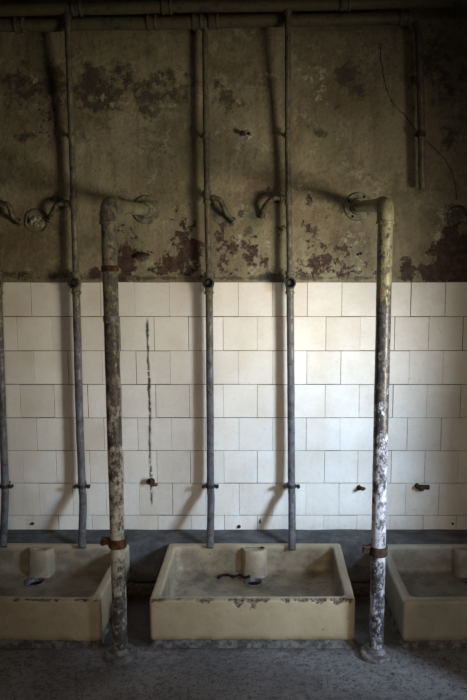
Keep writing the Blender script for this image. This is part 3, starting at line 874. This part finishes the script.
standpipe(-0.508, (147, 210), M_POLE_L, 'thick olive and cream flaking standpipe in the gap left of the middle basin', M_POLE_L, 542, M_RUST, [(268.5, .0095, 1.10, M_RUST), (319, .011, 1.03, M_FLANGE)], 0)
standpipe(0.391, (358, 207), M_POLE_R, 'thick pale blue and black flaking standpipe in the gap right of the middle basin', M_POLE_R, 550, M_RUST_DARK, [], .25)

# ------------------------------------------------------------------ stubs, sockets and marks on the wall
def stub(name, px, py, label, cat, build, group=None):
    p = at(px, py)
    root = thing(name, (p.x, 0, p.z), label, cat, group)
    build(root, p)
    return root
TF = -TILE_T                                       # tile face

def b_streak_stub(root, p):
    bm = bmesh.new(); pts = [Vector((p.x, TF + .003, p.z)), Vector((p.x, -.018, p.z)), Vector((p.x, -.034, p.z)), Vector((p.x, -.034, p.z)), Vector((p.x, -.02, p.z))]
    lathe(bm, [(0, .016), (.004, .0165), (.012, .013), (.028, .0115), (.030, .0135), (.036, .013), (.036, .008), (.020, .007)], (p.x, TF + .003, p.z), (-.25, -1, .25), 16)
    for v in bm.verts: v.co += Vector((1, 1, 1)) * .002 * mnoise.noise(v.co * 90)
    obj('stub_body', bm, M_RUST_DARK, root)
    bm = bmesh.new(); lump(bm, (p.x + .014, TF - .006, p.z - .012), .012, (1, .8, .8), 3, .6); obj('rust_lump', bm, M_RUST, root)
stub('pipe_stub', 152, 481, 'rusted stub of a tap at the foot of the black streak on the tiles', 'stub', b_streak_stub, 'rusty stubs sticking out of the tiles')
def b_small(root, p):
    bm = bmesh.new()
    lathe(bm, [(0, .013), (.004, .013), (.005, .009), (.030, .0075), (.031, .0095), (.040, .009)], (p.x, TF + .002, p.z), (.35, -1, .15), 14)
    for v in bm.verts: v.co += Vector((1, 1, 1)) * .0015 * mnoise.noise(v.co * 90)
    obj('stub_body', bm, M_RUST_DARK, root)
    bm = bmesh.new(); lathe(bm, [(-.010, .005), (.012, .005), (.012, .002)], (p.x + .012, TF - .034, p.z + .004), (1, 0, .5), 8); obj('cross_pin', bm, M_RUST_DARK, root)
stub('pipe_stub', 359, 487, 'small black rusty stub on the tiles just left of the right thick standpipe', 'stub', b_small, 'rusty stubs sticking out of the tiles')
def b_pipe(root, p):
    bm = bmesh.new()
    q = fillet([Vector((p.x - .020, TF + .003, p.z)), Vector((p.x - .020, -.030, p.z)), Vector((p.x + .030, -.034, p.z + .001))], .012, 6)
    q, rr = open_end(q, .0105, .015)
    tube(bm, q, rr, 16, wob=.08); obj('stub_body', bm, M_RUST_DARK, root)
    bm = bmesh.new(); lump(bm, (p.x - .004, -.026, p.z - .014), .010, (1.2, .8, .7), 5, .6); obj('rust_lump', bm, M_RUST, root)
stub('pipe_stub', 421, 485, 'rusty stub of horizontal pipe on the tiles right of the right thick standpipe', 'stub', b_pipe, 'rusty stubs sticking out of the tiles')

def screw(px, py, label, r=.007):
    p = at(px, py)
    bm = bmesh.new(); lathe(bm, [(0, r), (.003, r * .95), (.005, r * .6), (.012, r * .5), (.014, r * .2)], (p.x, TF + .0015, p.z), (.2, -1, .1), 12)
    for v in bm.verts: v.co += Vector((1, 1, 1)) * .0012 * mnoise.noise(v.co * 120)
    tag(obj('wall_plug', bm, M_RUST_DARK), label, 'plug', 'old plugs in the lowest tile row')
screw(33, 523, 'dark old plug in the lowest tiles above the left basin', .008)
screw(239, 526, 'dark old plug in the lowest tiles above the middle basin, between two thin pipes', .009)
screw(452, 523, 'dark old plug in the lowest tiles above the right basin', .006)

def b_rosette(root, p):
    bm = bmesh.new()
    lathe(bm, [(-.01, .052), (.006, .052), (.008, .049), (.006, .043), (-.002, .040)], (p.x, 0, p.z), (0, -1, 0), 32)
    for v in bm.verts: v.co += Vector((1, .5, 1)) * .004 * mnoise.noise(v.co * 40)
    obj('socket_rim', bm, mat_simple('socket_rim', (0.07, 0.062, 0.045), (0.15, 0.135, 0.095), 40, .85, .003), root)
    bm = bmesh.new(); lathe(bm, [(-.004, .043), (.002, .043)], (p.x, 0, p.z), (0, -1, 0), 28); obj('socket_hole', bm, M_HOLE, root)
    bm = bmesh.new()
    for k in range(6):
        a, rr = k * 2.4, .007 + .0036 * k
        lump(bm, (p.x + rr * math.cos(a), -.006, p.z + rr * math.sin(a)), .007 + .003 * (k % 3), (1.1, .5, 1), k, .9)
    obj('broken_mortar', bm, M_CHALK, root)
stub('pipe_socket', 37, 221, 'round broken socket with crumbled mortar in the plaster above the left basin', 'socket', b_rosette, 'broken round sockets in the plaster')
def b_sock2(root, p):
    bm = bmesh.new(); lathe(bm, [(-.01, .050), (.004, .050), (.006, .046), (.002, .038), (0, .030)], (p.x, 0, p.z), (0, -1, 0), 30)
    for v in bm.verts: v.co += Vector((1, .5, 1)) * .006 * mnoise.noise(v.co * 30)
    obj('socket_rim', bm, mat_simple('sooty_plaster', (0.03, 0.028, 0.024), (0.085, 0.078, 0.06), 40, .9, .003), root)
    bm = bmesh.new(); lathe(bm, [(-.004, .030), (.001, .030), (.002, .026)], (p.x, 0, p.z), (0, -1, 0), 20); obj('socket_hole', bm, M_HOLE, root)
stub('pipe_socket', 457, 217, 'round dark hole in the plaster at the right edge, below the long crack', 'socket', b_sock2, 'broken round sockets in the plaster')

def b_hook(root, p):
    bm = bmesh.new(); lump(bm, (p.x, -.004, p.z - .004), .024, (1.2, .30, .9), 2, .5, 3); obj('plaster_patch', bm, M_CHALK, root)
    bm = bmesh.new(); lathe(bm, [(0, .008), (.024, .007), (.025, .011), (.032, .010), (.033, .004)], (p.x - .004, -.006, p.z), (-.4, -1, .1), 12)
    lump(bm, (p.x + .014, -.012, p.z + .002), .008, (1, .8, .8), 8, .6)
    obj('bracket_stub', bm, M_RUST_DARK, root)
stub('bracket_stub', 246, 135, 'dark bracket stub in a pale plaster patch, high on the bare wall', 'bracket', b_hook)
def b_two(root, p):
    for s in (-1, 1):
        bm = bmesh.new(); lathe(bm, [(-.003, .007), (.005, .0065), (.006, .003)], (p.x + s * .006, 0, p.z + s * .002), (0, -1, 0), 12); obj('plug', bm, M_HOLE, root)
stub('wall_anchor', 359, 254, 'pair of small black plugs in the plaster, below the right round flange', 'anchor', b_two)
def b_stay(root, p):
    bm = bmesh.new(); pts = path([Vector((p.x - .03, -.004, p.z - .006)), Vector((p.x - .01, -.020, p.z)), Vector((p.x + .022, -.026, p.z + .006)), Vector((p.x + .034, -.004, p.z + .004))], .006)
    tube(bm, pts, .006, 8, wob=.3); obj('hook_body', bm, M_RUST_DARK, root)
stub('wall_hook', 141, 256, 'small dark rusty hook in the plaster below the left round flange', 'hook', b_stay)
# chip in the lowest tiles
def b_chip(root, p):
    bm = bmesh.new(); lump(bm, (p.x, TF, p.z), .011, (.5, .25, 1.2), 5, .8); obj('chip_body', bm, M_BED, root)
stub('tile_chip', 260, 521, 'small dark broken corner in the lowest tiles, left of the right thin pipe', 'chip', b_chip)
